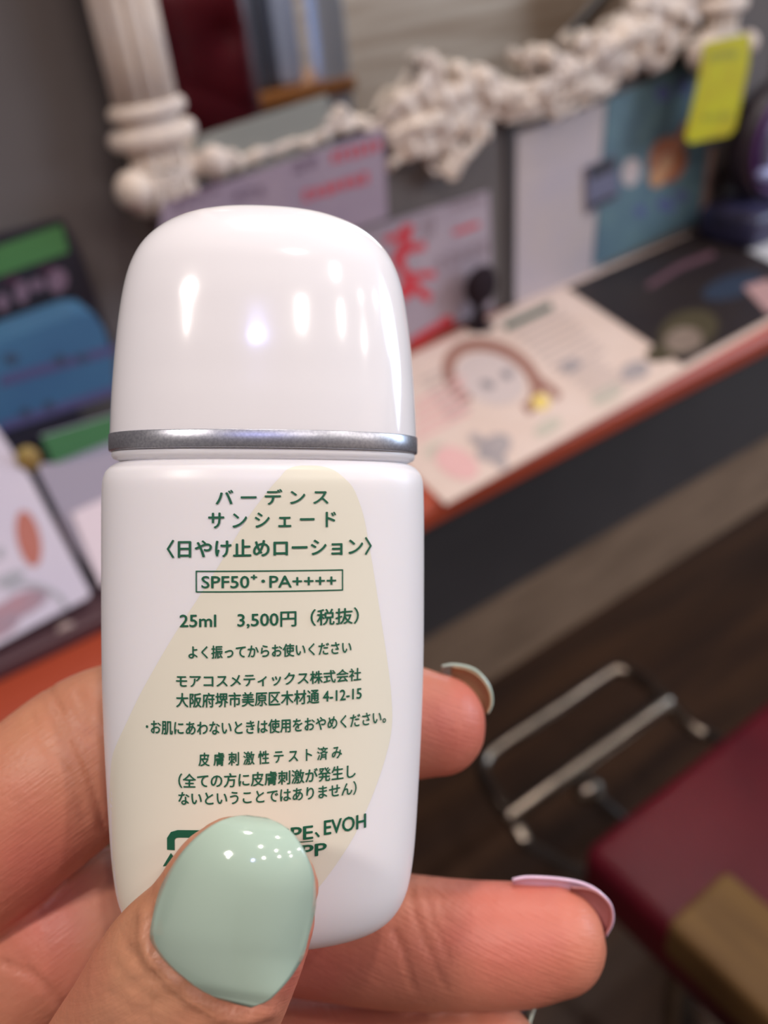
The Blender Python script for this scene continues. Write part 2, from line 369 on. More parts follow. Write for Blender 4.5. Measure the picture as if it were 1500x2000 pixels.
# seam strip, white sheet, turquoise poster, small dark card
slab('trim_2', (PY(985, 420, WY).x, WY - .005, TOPZ), (PY(1002, 420, WY).x, WY, .985), mat('seam_dark', (62, 54, 54), .6))
ws = sheet_y('blank_sheet', [(1010, 262), (1190, 196), (1176, 522), (1006, 600)], WY - .003, .003, mat('paper_pinkwhite', (178, 167, 174), .5, noise=(9, (186, 172, 170), 2)),
             'tall blank pinkish-white sheet on the wall left of the turquoise poster', 'sheet')
PO = WY - .0045
po = sheet_y('poster', [(1186, 195), (1378, 108), (1402, 270), (1377, 424), (1158, 524)], PO, .003, mat('poster_teal', (94, 122, 130), .5, noise=(22, (80, 106, 122), 3)),
             'turquoise poster with an orange-brown figure half behind the yellow tag', 'poster')
on = lambda a, b: PY(a, b, PO)
prints(po, 'figure_print', [ell(1303, 312, 36, 46, .25), stroke([(1318, 285), (1335, 255), (1345, 240)], 16)], mat('print_brown', (150, 76, 50), .6, noise=(60, (178, 118, 78), 3)), on)
prints(po, 'figure_print', [ell(1284, 345, 16, 22, .5), ell(1300, 318, 14, 20, .4)], mat('print_tan', (190, 138, 96), .6), on, lift=.0009)
prints(po, 'petal_print', [ell(1232, 336, 18, 28, .2)], mat('print_pale', (190, 176, 176), .6), on)
prints(po, 'blossom_print', [ell(1295, 182, 15, 16), ell(1335, 168, 14, 20), ell(1330, 382, 14, 10), ell(1296, 398, 14, 12), ell(1250, 412, 12, 10), ell(1310, 405, 10, 8)], mat('print_blue', (84, 92, 138), .6), on)
prints(po, 'border_print', [[(1384, 285), (1398, 285), (1380, 418), (1364, 424)]], mat('print_border', (168, 138, 128), .6), on, lift=.0008)
dk = sheet_y('info_card', [(1146, 326), (1204, 300), (1208, 385), (1148, 418)], PO - .003, .0012, mat('card_bluegrey', (104, 104, 128), .5),
             'small blue-grey card with a black top band between the blank sheet and the poster', 'card')
prints(dk, 'band_print', [[(1150, 328), (1203, 304), (1200, 330), (1152, 352)], [(1152, 398), (1204, 376), (1206, 383), (1150, 412)]], mat('card_black', (40, 36, 42), .5), lambda a, b: PY(a, b, PO - .003))
# yellow fluorescent tag
yt_y = WY - .06
yt = sheet_y('hang_tag', [(1376, 84), (1458, 66), (1466, 72), (1462, 130), (1436, 250), (1425, 264), (1348, 280), (1338, 270), (1362, 170)], yt_y, .001,
             mat('tag_yellow', (190, 186, 16), .55, spec=.3, noise=(30, (182, 168, 18), 2)), 'fluorescent yellow paper tag hanging from the right end of the mirror frame', 'tag')
prints(yt, 'lettering', scribble(1382, 112, 1442, 104, 14, 5, 21, 5) + scribble(1370, 230, 1430, 226, 10, 4, 22, 3), mat('tag_ink', (150, 150, 34), .5), lambda a, b: PY(a, b, yt_y))
bm = bmesh.new(); q = PY(1378, 92, yt_y); tube(bm, [(q.x, yt_y + .001, q.z, .0012), (q.x - .01, WY - .045, q.z + .006, .0012), (q.x - .03, WY - .03, q.z + .002, .0012)], n=6, sub=3)
obj('string', bm, mat('string_white', (220, 214, 206), .7), yt)

# ------------------------------------------------------------------ leaflets on the counter
LZ = TOPZ + .0008
def sheet_z(name, px, z, t, m, label, cat):
    bm = prism(bmesh.new(), [PZ(a, b, z) for a, b in px], (0, 0, -t)); return tag(obj(name, bm, m, smooth=False), label, cat)
cream = sheet_z('leaflet', [(871, 985), (1332, 728), (1500, 634), (1640, 560), (1448, 408), (1440, 404), (1100, 552), (809, 690), (640, 762)], LZ, .0007,
                mat('paper_cream', (226, 206, 196), .45, noise=(10, (220, 198, 186), 2)), 'large cream leaflet with a drawn woman face lying on the red counter', 'leaflet')
on = lambda a, b: PZ(a, b, LZ); UP = (0, 0, 1)
prints(cream, 'hair_print', [arc(962, 742, 92, 62, 105, 385, 24, .45), stroke([(1042, 735), (1075, 760), (1092, 778)], 16)], mat('print_hair', (156, 112, 100), .6), on, UP, .0004)
prints(cream, 'face_print', [ell(958, 740, 70, 48, .35)], mat('print_face', (206, 192, 190), .6), on, UP, .0003)
prints(cream, 'eye_print', [ell(952, 752, 14, 8, .3), ell(990, 732, 11, 9, .2)], mat('print_eye', (140, 134, 140), .6), on, UP, .0006)
prints(cream, 'flower_print', [ell(1056, 786, 18, 16)], mat('print_yellow', (232, 206, 120), .6), on, UP, .0006)
prints(cream, 'heading_print', [stroke([(985, 640), (1078, 597)], 16)], mat('print_green', (76, 98, 90), .6), on, UP, .0005)
ln = []
for k in range(8):
    dx, dy = 18 + k * 12, 14 + k * 11
    ln.append(stroke([(985 + dx, 640 + dy), (1085 + dx * .95, 592 + dy)], 4))
for k in range(6): ln.append(stroke([(1105 + k * 12, 735 + k * 9), (1170 + k * 12, 702 + k * 9)], 4))
for k in range(7): ln.append(stroke([(820 + k * 9, 745 + k * 12), (868 + k * 9, 722 + k * 12)], 4))
prints(cream, 'text_lines', ln, mat('print_greytext', (176, 162, 160), .6), on, UP, .0005)
prints(cream, 'text_lines', [stroke([(812, 790 + k * 17), (905 + k * 3, 748 + k * 17 - 12)], 8) for k in range(5)] + [ell(892, 905, 46, 28, .5)], mat('print_rose', (226, 180, 178), .6), on, UP, .0005)
prints(cream, 'picture_print', [ell(965, 875, 36, 24, -.5), ell(975, 900, 20, 12, .8), ell(1240, 725, 30, 18, -.3), ell(1115, 715, 22, 13, -.2), ell(930, 858, 15, 10, .4)], mat('print_smudge', (150, 142, 146), .6, noise=(60, (180, 170, 170), 2)), on, UP, .0006)
prints(cream, 'picture_print', [ell(1185, 772, 34, 16, -.5), ell(1070, 835, 30, 14, -.5), ell(850, 880, 22, 12, -.5)], mat('print_sage', (196, 190, 176), .6), on, UP, .0005)
dark = sheet_z('leaflet', [(1108, 562), (1334, 712), (1500, 622), (1620, 555), (1450, 428), (1385, 442)], LZ + .0012, .0006,
               mat('paper_dark', (36, 29, 33), .5, spec=.3, noise=(9, (44, 36, 36), 3)), 'dark leaflet with a small pale portrait on top of the cream one', 'leaflet')
on = lambda a, b: PZ(a, b, LZ + .0012)
prints(dark, 'portrait_print', [ell(1335, 665, 38, 25, -.15)], mat('print_portrait', (140, 124, 112), .6, noise=(60, (108, 92, 84), 3)), on, UP, .0004)
prints(dark, 'glow_print', [ell(1345, 645, 60, 38, -.3), ell(1300, 685, 40, 18, -.3)], mat('print_olive', (66, 58, 38), .6), on, UP, .0003)
prints(dark, 'glow_print', [ell(1430, 560, 60, 22, -.3)], mat('print_navy', (34, 48, 70), .6), on, UP, .0003)
prints(dark, 'glow_print', [stroke([(1265, 560), (1330, 520), (1395, 495)], 12), ell(1500, 580, 22, 14)], mat('print_plum', (96, 66, 78), .6), on, UP, .0004)
wp = sheet_z('folded_paper', [(1388, 452), (1452, 414), (1560, 440), (1600, 560), (1500, 508)], LZ + .0028, .0009, mat('paper_white_blue', (196, 198, 204), .5), 'white folded paper at the far right end of the counter leaflets', 'paper')
pk = sheet_z('leaflet', [(1452, 560), (1500, 545), (1560, 585), (1500, 612)], LZ + .002, .0005, mat('paper_blush', (178, 142, 142), .5), 'small blush-pink slip lying at the right edge on the dark leaflet', 'leaflet')
# black round device with a purple rim at the right
dv = empty('tabletop_fan'); y0 = WY - .07
q = PY(1520, 275, y0)
obj('housing', lathe(bmesh.new(), [(.01, -.03), (.085, -.028), (.095, 0), (.085, .01)], (q.x, y0, q.z), 40, 'y'), mat('device_black', (38, 26, 36), .4), dv)
bm = bmesh.new(); lathe(bm, [(.066, .010), (.074, .016), (.080, .011)], (q.x, y0, q.z), 40, 'y'); obj('rim', bm, mat('device_purple', (92, 52, 110), .35), dv)
bm = bmesh.new(); lathe(bm, [(.036, .014), (.044, .022), (.060, .022), (.064, .012)], (q.x, y0, q.z), 40, 'y'); obj('inner_ring', bm, mat('device_steel', (130, 130, 158), .3, .6), dv)
bm = bmesh.new(); q2 = PY(1540, 330, y0 - .03); tube(bm, [(q2.x - .05, y0 - .02, q2.z, .010), (q2.x, y0 - .025, q2.z - .004, .010), (q2.x + .05, y0 - .02, q2.z, .010)], n=12); obj('handle', bm, mat('device_blue', (150, 156, 200), .3), dv)
bm = bmesh.new(); box(bm, (q.x - .11, y0 - .055, TOPZ + .0002), (q.x + .06, y0 + .05, TOPZ + .055), .012, 3); box(bm, (q.x - .02, y0 - .01, TOPZ + .05), (q.x + .02, y0 + .03, q.z - .07), .004); obj('base', bm, mat('device_navy', (52, 52, 84), .4, noise=(25, (34, 30, 50), 2)), dv)
tag(dv, 'black round tabletop device with a purple rim and bluish base at the far right', 'device')
bm = box(bmesh.new(), (1.36, WY - .012, .80), (1.75, WY, 1.30), .003); tag(obj('dark_panel', bm, mat('panel_black', (34, 28, 32), .5)), 'near-black panel on the wall behind the round device', 'panel')

# ------------------------------------------------------------------ display at the left end
tr = empty('display_tray')
m_tray = mat('tray_dark', (78, 52, 58), .4)
bm = box(bmesh.new(), (-.55, .618, TOPZ + .0003), (.29, WY - .006, TOPZ + .008), .002); obj('tray_floor', bm, m_tray, tr)
bm = box(bmesh.new(), (-.55, .610, TOPZ + .0003), (.29, .618, TOPZ + .016), .002); obj('tray_lip', bm, m_tray, tr)
tag(tr, 'dark low tray holding leaflets and cards at the left of the counter', 'tray')
bd = sheet_y('menu_board', [(-160, 500), (122, 428), (160, 500), (196, 604), (225, 690), (-100, 790), (-170, 640)], WY - .012, .008, mat('board_black', (42, 38, 48), .45, noise=(10, (34, 32, 42), 2)),
             'black board with a green band and pink blurred print, furthest back at left', 'board')
bd.data.vertices.foreach_get
on = lambda a, b: PY(a, b, WY - .012)
prints(bd, 'band_print', [[(-160, 535), (112, 440), (120, 440), (134, 492), (-150, 590)]], mat('print_bandgreen', (74, 124, 72), .5), on, lift=.0008)
prints(bd, 'picture_print', [ell(42, 570, 14, 22), ell(72, 556, 14, 12), ell(5, 590, 12, 18), ell(112, 548, 20, 24, .2)], mat('print_mauve', (122, 98, 116), .5), on, lift=.0008)
prints(bd, 'picture_print', [ell(22, 548, 16, 12), ell(95, 528, 20, 10)], mat('print_wine', (66, 38, 56), .5), on, lift=.0006)
bl = empty('blue_box'); yb = WY - .075
b = poly_y([(-150, 715), (0, 668), (150, 614), (182, 612), (202, 640), (222, 700), (226, 770), (0, 845), (-120, 890)], yb)
obj('box_body', prism(bmesh.new(), b, (0, .05, 0)), mat('box_blue', (72, 118, 154), .45, noise=(8, (64, 104, 144), 2)), bl, smooth=False)
prints(bl, 'band_print', [[(0, 735), (225, 672), (226, 690), (0, 755)], [(0, 825), (226, 752), (226, 770), (0, 845)]], mat('print_violet', (86, 84, 128), .5), lambda a, c: PY(a, c, yb), lift=.0006)
prints(bl, 'lettering', [ell(118, 702, 12, 11), ell(96, 792, 10, 10), ell(50, 805, 10, 10), ell(22, 700, 14, 10), ell(160, 698, 14, 7)], mat('print_slate', (64, 78, 104), .5), lambda a, c: PY(a, c, yb), lift=.001)
bm = box(bmesh.new(), (-.03, yb + .004, TOPZ + .0082), (.16, yb + .046, min(v.z for v in b) + .02)); obj('box_foot', bm, mat('box_foot', (44, 42, 56), .5), bl, smooth=False)
tag(bl, 'bright blue box with violet bands in front of the black board', 'box')
yg = WY - .085
gc = sheet_y('green_top_card', [(80, 852), (215, 812), (330, 780), (345, 900), (215, 985), (140, 1010), (105, 905)], yg, .002, mat('paper_bluewhite', (176, 174, 192), .5),
             'bluish-white card with a green top band beside the bottle at left', 'card')
prints(gc, 'band_print', [[(80, 852), (215, 812), (300, 788), (305, 838), (215, 862), (104, 906)]], mat('print_green2', (84, 138, 92), .5), lambda a, c: PY(a, c, yg))
prints(gc, 'picture_print', [ell(145, 942, 22, 12, -.7), ell(160, 925, 10, 12, -.5)], mat('print_rust', (140, 112, 112), .5, noise=(90, (110, 104, 122), 2)), lambda a, c: PY(a, c, yg))
bm = prism(bmesh.new(), [Vector((.14, yg + .003, TOPZ + .0085)), Vector((.30, yg + .003, TOPZ + .0085)), Vector((.30, yg + .003, .80)), Vector((.14, yg + .003, .80))], (0, .004, 0))
obj('card_foot', bm, mat('paper_bluewhite', (176, 174, 192)), gc, smooth=False)
# leaning leaflets (plane leaning back 42 degrees from the tray lip)
def lean(x, t, k=0): # t = metres up the slope
    c, s = math.cos(math.radians(41.5)), math.sin(math.radians(41.5)); return Vector((x, .638 + t * c - k * s, TOPZ + .0145 + t * s + k * c))
def on_lean(px, py, k=0):
    d = ray(px, py); c, s = math.cos(math.radians(41.5)), math.sin(math.radians(41.5))
    n = np.array([0, -s, c]); p0 = np.array([0, .638, TOPZ + .0145 - CAMZ]) + n * k
    q = d * (n @ p0) / (n @ d); return Vector((q[0], q[1], q[2] + CAMZ))
lnrm = Vector((0, -math.sin(math.radians(41.5)), math.cos(math.radians(41.5))))
def sheet_l(name, px, k, m, label, cat):
    bm = prism(bmesh.new(), [on_lean(a, b, k) for a, b in px], tuple(-lnrm * .0015)); return tag(obj(name, bm, m, smooth=False), label, cat)
wl = sheet_l('leaflet', [(-10, 832), (60, 935), (177, 1158), (171, 1168), (60, 1226), (-60, 1290), (-180, 1100), (-160, 900)], .006, mat('paper_leaflet', (196, 186, 200), .45, noise=(9, (186, 178, 196), 2)),
             'white leaflet with an orange oval leaning in the tray at far left', 'leaflet')
onl = lambda a, c: on_lean(a, c, .006)
prints(wl, 'oval_print', [ell(56, 1052, 23, 56, -.22)], mat('print_terracotta', (166, 92, 80), .5), onl, lnrm, .0006)
prints(wl, 'picture_print', [ell(40, 1182, 60, 22, -.45), ell(-5, 1215, 50, 30, -.5)], mat('print_pinkgrey', (160, 118, 130), .5, noise=(50, (140, 120, 136), 2)), onl, lnrm, .0006)
prints(wl, 'picture_print', [arc(70, 1175, 60, 30, 190, 350, 10, .3), ell(0, 1080, 8, 12), ell(20, 1130, 30, 12, -.4)], mat('print_greyteal', (150, 150, 160), .5), onl, lnrm, .0008)
w2 = sheet_l('leaflet', [(140, 1002), (215, 968), (330, 900), (420, 1020), (260, 1112), (197, 1146)], .004, mat('paper_blushwhite', (206, 190, 200), .45), 'pale blush leaflet leaning behind the left edge of the bottle', 'leaflet')
g2 = sheet_l('grey_card', [(66, 905), (125, 905), (260, 870), (300, 1000), (230, 1128), (197, 1140), (150, 1070)], .0015, mat('paper_greyviolet', (140, 132, 150), .5), 'grey-violet card between the two pale leaflets in the tray', 'card')
bm = bmesh.new(); q = on_lean(58, 905, .004); ball(bm, q + Vector((0, 0, .004)), .011, (1, .6, 1.2), 18)
tag(obj('sample_jar_lid', bm, mat('amber', (146, 112, 62), .5, noise=(90, (156, 136, 70), 2))), 'small amber-yellow round knob behind the left leaflet', 'ornament')
bm = bmesh.new(); q = PZ(130, 1230, TOPZ + .010); ball(bm, q, .0085, (1, 1, .6), 14); tag(obj('pebble', bm, mat('pebble', (170, 150, 146), .5)), 'tiny beige pebble in front of the leaning leaflet', 'pebble')

# ------------------------------------------------------------------ salon chair
ch = empty('salon_chair')
m_leather = mat('leather_red', (98, 16, 30), .42, noise=(6, (80, 13, 28), 3), bump=(220, .25, .001), spec=.3)
SX0, SX1 = .383, .975
bm = box(bmesh.new(), (SX0, -.18, .375), (SX1, .320, .45), .016, 4); obj('seat', bm, m_leather, ch)
bm = box(bmesh.new(), (SX0 + .02, -.16, .335), (SX1 - .02, .29, .374), .008, 2); obj('seat_base', bm, mat('chair_dark', (40, 30, 30), .5), ch)
# tufted back
nx, nz = 60, 60; bm = bmesh.new(); V = []; bz0, bz1 = .47, 1.12; by = -.150; btn = []
for r_ in range(3):
    for c_ in range(2 if r_ % 2 else 3): btn.append((SX0 + .07 + (c_ + (.5 if r_ % 2 else 0)) * (SX1 - SX0 - .14) / 2, bz0 + .13 + r_ * .2))
for i in range(nx + 1):
    row = []
    for j in range(nz + 1):
        x = SX0 + (SX1 - SX0) * i / nx; z = bz0 + (bz1 - bz0) * j / nz
        e = min(x - SX0, SX1 - x, z - bz0, bz1 - z); d = .03 * (1 - max(0, 1 - e / .05) ** 2)
        m_ = min(math.hypot(x - a, z - b_) for a, b_ in btn); d -= .016 * math.exp(-(m_ / .035) ** 2)
        ds = sorted((math.hypot(x - a, z - b_)) for a, b_ in btn); d -= .004 * math.exp(-((ds[1] - ds[0]) / .025) ** 2)
        row.append(bm.verts.new((x, by + d - .03, z)))
    V.append(row)
for i in range(nx):
    for j in range(nz): bm.faces.new((V[i][j], V[i + 1][j], V[i + 1][j + 1], V[i][j + 1]))
obj('backrest_cushion', bm, m_leather, ch)
bm = box(bmesh.new(), (SX0, -.26, .36), (SX1, -.181, 1.12), .012, 3); obj('backrest', bm, m_leather, ch)
for a, b_ in btn:
    bm = bmesh.new(); ball(bm, Vector((a, by - .016, b_)), .010, (1, .5, 1), 10); obj('button', bm, m_leather, ch)
m_arm = mat('arm_wood', (124, 94, 54), .55, spec=.25, noise=(7, (106, 78, 46), 5, (9, 1, 1)))
for ax in (.303, .985):
    bm = box(bmesh.new(), (ax, -.24, .578), (ax + .066, .172, .620), .006, 3); obj('armrest', bm, m_arm, ch)
    ix = ax + .03
    obj('arm_post', box(bmesh.new(), (ix, -.20, .30), (ix + .03, -.16, .578), .004), mat('chair_dark', (40, 30, 30), .5), ch)
    obj('arm_post', box(bmesh.new(), (ix, .07, .30), (ix + .03, .11, .578), .004), mat('chair_dark', (40, 30, 30), .5), ch)
    bm = bmesh.new(); box(bm, (ix if ax < .5 else SX1 - .05, .07, .301), (SX0 + .05 if ax < .5 else ix + .03, .11, .334), .003)
    obj('arm_bracket', bm, mat('chair_dark', (40, 30, 30), .5), ch)
m_chrome = mat('chrome', (158, 146, 134), .26, 1, noise=(40, (140, 130, 120), 2))
bm = bmesh.new(); cx, cy = .68, .06
lathe(bm, [(.27, 0.0002), (.27, .012), (.22, .03), (.06, .05), (.045, .08), (.045, .335)], (cx, cy, 0), 48); obj('pedestal', bm, m_chrome, ch)
# footrest: far loop, near bar, end stops, foot knob
HB = .27
def fz(px, py, z): return PZ(px, py, z)
bm = bmesh.new()
loop = [(1372, 1432, .25), (1345, 1415, .25), (1300, 1368, .25), (1262, 1335, .25), (1232, 1314, .25), (1206, 1308, .25), (1178, 1320, .25), (1100, 1374, .25), (1020, 1428, .25), (962, 1468, .25), (944, 1490, .25), (944, 1520, .25), (968, 1560, .25), (1004, 1608, .245), (1030, 1650, .235)]
rows = [(*PZ(a, b, z), .0105) for a, b, z in loop]; tube(bm, rows, n=14, sub=5); obj('footrest_loop', bm, m_chrome, ch)
a, b = PZ(998, 1592, .268), PZ(1298, 1372, .268)
bm = bmesh.new(); tube(bm, [(*a, .0125), (*((a + b) / 2), .0125), (*b, .0125)], n=14, sub=2); obj('footrest_bar', bm, m_chrome, ch)
for px, py in ((1030, 1650), (1345, 1416)):
    bm = bmesh.new(); p0 = PZ(px, py, .245); tube(bm, [(*p0, .0075), (p0.x + (.04 if px < 1200 else 0), .22, .31, .0075), (p0.x + (.04 if px < 1200 else 0), .16, .345, .0075)], n=10, sub=3)
    obj('footrest_arm', bm, mat('arm_black', (52, 46, 44), .4), ch)
kq = PZ(1148, 1540, .20)
bm = bmesh.new(); ball(bm, kq, .021, (1.1, 1, .9), 20); obj('pedal_knob', bm, m_chrome, ch)
bm = bmesh.new(); tube(bm, [(kq.x, kq.y, kq.z, .006), (kq.x + .05, kq.y - .12, .12, .006), (cx - .02, cy + .03, .10, .006)], n=8, sub=3); obj('pedal_rod', bm, mat('arm_black', (52, 46, 44)), ch)
tag(ch, 'red leather salon chair with wooden armrests and a chrome footrest, facing the mirror', 'chair')

# shelf unit that shows in the mirror
sh = empty('towel_rack')
def VM(px, py, vy):                       # a point seen in the glass, brought back into the room
    q = PY(px, py, vy); return Vector((q.x, 2 * MY - vy, q.z))
X = lambda px, py: VM(px, py, 2.5).x
yy = 2 * MY - 2.5
m_rk = mat('rack_silver', (196, 204, 220), .35, .3)
bm = box(bmesh.new(), (1.49, yy - .03, 0.0002), (1.585, yy + .03, 1.5), .004); obj('rack_post', bm, m_rk, sh)
bm = box(bmesh.new(), (1.12, yy - .35, 0.0002), (1.16, yy - .29, 1.5), .004); obj('rack_post', bm, m_rk, sh)
bm = box(bmesh.new(), (1.16, yy - .34, .73), (1.60, yy + .04, .77), .004); obj('shelf', bm, mat('shelf_orange', (176, 116, 64), .45), sh)
bm = box(bmesh.new(), (1.16, yy - .34, 1.45), (1.60, yy + .04, 1.48), .004); obj('shelf', bm, m_rk, sh)
bm = box(bmesh.new(), (1.16, yy - .345, 0.1), (1.60, yy - .335, 1.45), .002); obj('back_panel', bm, mat('rack_back', (36, 34, 44), .5), sh)
tag(sh, 'silver shelf unit with an orange shelf, seen in the mirror beside the red chair', 'shelf')
ls = empty('lamp_stand')
pb_ = VM(1082, 88, 2.2); pt_ = VM(1190, -25, 2.2)
bm = bmesh.new(); tube(bm, [(pb_.x, pb_.y, .03, .014), (pb_.x, pb_.y, pb_.z * .5, .014), (*pb_, .014)], n=12, sub=2); obj('post', bm, mat('stand_black', (26, 20, 22), .4), ls)
bm = bmesh.new(); tube(bm, [(*pb_, .013), (*((pb_ + pt_) / 2 + Vector((0, 0, -.008))), .017), (*pt_, .017)], n=12); obj('arm', bm, mat('stand_black', (26, 20, 22)), ls)
obj('foot', lathe(bmesh.new(), [(.16, .0002), (.16, .015), (.03, .035)], (pb_.x, pb_.y, 0), 36), mat('stand_black', (26, 20, 22)), ls)
tag(ls, 'black stand with a slanted arm, seen as a dark line in the mirror', 'stand')
for k, (xa, wd, hh, c) in enumerate(((1.18, .09, .34, (206, 214, 232)), (1.29, .06, .30, (86, 92, 110)), (1.365, .08, .36, (190, 206, 240)))):
    bm = box(bmesh.new(), (xa, yy - .2, .7704), (xa + wd, yy, .77 + hh), .02, 3)
    tag(obj('folded_towel', bm, mat('towel%d' % k, c, .8)), ('white-blue towel left on the orange shelf in the mirror', 'dark grey towel in the middle of the orange shelf in the mirror', 'pale blue tall towel next to the silver post in the mirror')[k], 'towel', 'towels on the orange shelf')

# ------------------------------------------------------------------ the bottle
PXM = F / .105
YAW = math.radians(7.5)
BX = (520.5 - 750) / PXM
BM = MC @ Matrix.Translation((BX, 0, -.105)) @ Matrix.Rotation(YAW, 4, 'Y')
BI = BM.inverted()
def yb_(py): return -(py - 1000) / PXM
NEX = 2.35
BODY = [(903, 255, 8.4), (905, 276, 9.4), (910, 291, 10.1), (919, 303, 10.7), (932, 311, 11.0), (960, 315, 11.2), (1050, 316, 11.2), (1250, 315.5, 11.1), (1350, 313.5, 11.0), (1450, 309.5, 10.9), (1550, 304, 10.8), (1640, 298, 10.6),
        (1700, 291, 10.3), (1740, 282, 9.8), (1772, 267, 9.0), (1795, 246, 7.9), (1810, 218, 6.5), (1820, 175, 4.8), (1825, 115, 2.8), (1827, 2, .05)]
rowsB = crom([(yb_(a), b * .977 / PXM, c / 1000) for a, b, c in BODY], 5)
BYs = np.array([r[0] for r in rowsB])[::-1]; BAs = np.array([r[1] for r in rowsB])[::-1]; BBs = np.array([r[2] for r in rowsB])[::-1]
def zfront(x, y):
    a = np.interp(y, BYs, BAs); b = np.interp(y, BYs, BBs)
    return b * (max(0, 1 - abs(x / a) ** NEX)) ** (1 / NEX)
def loft(rows, n=112, cap0=True, cap1=True, nex=NEX):
    bm = bmesh.new(); rings = []
    for y, a, b in rows:
        rg = []
        for k in range(n):
            t = 2 * math.pi * k / n; c, s = math.cos(t), math.sin(t)
            rg.append(bm.verts.new(BM @ Vector((a * math.copysign(abs(c) ** (2 / nex), c), y, b * math.copysign(abs(s) ** (2 / nex), s)))))
        rings.append(rg)
    for i in range(len(rings) - 1):
        for k in range(n): bm.faces.new((rings[i][k], rings[i][(k + 1) % n], rings[i + 1][(k + 1) % n], rings[i + 1][k]))
    if cap0: bm.faces.new(rings[0])
    if cap1: bm.faces.new(rings[-1][::-1])
    return bm
bt = empty('lotion_bottle')
m_body = mat('bottle_white', (236, 234, 237), .34, spec=.4, sss=(.15, (1, .8, .6), .002))
m_cap = mat('cap_white', (239, 237, 240), .13, spec=.5, coat=.3)
obj('bottle_body', loft(rowsB), m_body, bt)
obj('neck_ring', loft([(yb_(a), b * .977 / PXM, c / 1000) for a, b, c in ((884, 290, 10.0), (885, 297, 10.35), (895, 297.5, 10.4), (900, 294, 10.2), (906, 280, 9.6))]), m_body, bt)
CAPP = [(855, 299.5, 10.6), (852, 300.3, 10.7), (800, 298.5, 10.65), (750, 295.5, 10.5), (700, 291.5, 10.35), (650, 286.5, 10.1), (600, 279.5, 9.8), (560, 271.5, 9.4), (530, 262, 9.0), (505, 250, 8.4), (485, 236, 7.7), (467, 218, 6.9), (450, 195, 5.95), (436, 168, 4.9), (424, 134, 3.8), (416, 96, 2.7), (412, 55, 1.6), (411, 3, .1)]
obj('cap', loft(crom([(yb_(a), b * .977 / PXM, c / 1000) for a, b, c in CAPP], 5)), m_cap, bt)
m_silver = mat('silver_band', (176, 178, 186), .32, .75, noise=(3500, (156, 158, 168), 1))
obj('silver_band', loft([(yb_(a), b * .977 / PXM, c / 1000) for a, b, c in ((854.5, 296, 10.5), (854.6, 302, 10.75), (856, 302.8, 10.8), (884, 302.8, 10.8), (886, 302, 10.75), (887, 296, 10.4))]), m_silver, bt)
tag(bt, 'white plastic sunscreen lotion bottle with green print held upright in the hand', 'bottle')
# printing: everything lies on the front surface
FS = F / (.105 - .0111)
XC = BX + .0111 * math.sin(YAW)
def lab(px, py): return ((px - 750) / FS - XC) / math.cos(YAW), -(py - 1000) / FS
def onbody(x, y, lift): 
    z = zfront(x, y); return BM @ Vector((x, y, z + lift))
m_green = mat('print_deepgreen', (18, 92, 66), .45)
def text_mesh(body, x0, x1, y0, y1, name, bold=.012, tilt=0):
    cu = bpy.data.curves.new('t', 'FONT'); cu.body = body; cu.size = 1;  cu.resolution_u = 3; cu.fill_mode = 'BOTH'
    o = bpy.data.objects.new('t', cu); COL.objects.link(o)
    dg = bpy.context.evaluated_depsgraph_get(); me = bpy.data.meshes.new_from_object(o.evaluated_get(dg))
    bpy.data.objects.remove(o)
    bmt = bmesh.new(); bmt.from_mesh(me); f0 = bmt.faces[:]
    for k_, (dx, dy) in enumerate(((bold, 0), (-bold, 0), (0, bold * .7), (0, -bold * .7))):
        g = bmesh.ops.duplicate(bmt, geom=bmt.verts[:0] + f0)['geom']; bmesh.ops.translate(bmt, verts=[q for q in g if isinstance(q, bmesh.types.BMVert)], vec=(dx, dy, k_ + 1))
    bmesh.ops.translate(bmt, verts=[], vec=(0, 0, 0)); bmt.to_mesh(me); bmt.free()
    co = np.empty(len(me.vertices) * 3); me.vertices.foreach_get('co', co); co = co.reshape(-1, 3)
    mn, mx = co.min(0), co.max(0)
    ax, ay = lab(x0, y1); bx, by_ = lab(x1, y0)
    for v, c in zip(me.vertices, co):
        x = ax + (c[0] - mn[0]) / (mx[0] - mn[0]) * (bx - ax); y = ay + (c[1] - mn[1]) / (mx[1] - mn[1]) * (by_ - ay) + tilt * (x - (ax + bx) / 2)
        v.co = onbody(x, y, .00012 + c[2] * 1e-5)
    return obj(name, me, m_green, bt, smooth=False)
for body, x0, x1, y0, y1, bold, tl in (
        ('バ ー デ ン ス', 423, 641, 955, 986, .022, .01), ('サ ン シ ェ ー ド', 409, 656, 1000, 1031, .022, .01),
        ('〈日やけ止めローション〉', 329, 729, 1052, 1088, .024, .01),
        ('SPF50⁺･PA++++', 396, 656, 1122, 1148, .012, .0), ('25ml　3,500円（税抜）', 354, 702, 1192, 1226, .014, .01),
        ('よく振ってからお使いください', 371, 687, 1258, 1284, .020, .01), ('モアコスメティックス株式会社', 347, 707, 1314, 1340, .018, .01),
        ('大阪府堺市美原区木材通 4-12-15', 347, 708, 1350, 1379, .018, .01), ('･お肌にあわないときは使用をおやめください。', 287, 760, 1405, 1433, .018, .01),
        ('皮 膚 刺 激 性 テ ス ト 済 み', 390, 668, 1466, 1493, .018, .015), ('（全ての方に皮膚刺激が発生し', 351, 696, 1507, 1536, .018, .015),
        ('ないということではありません）', 351, 698, 1542, 1570, .018, .015),
        ('PE', 567, 611, 1620, 1647, .02, .03), ('、', 614, 624, 1633, 1645, .02, 0), ('EVOH', 632, 718, 1610, 1640, .02, .04), ('PP', 588, 638, 1657, 1682, .02, .03)):
    text_mesh(body, x0, x1, y0, y1, 'printed_line', bold, tl)
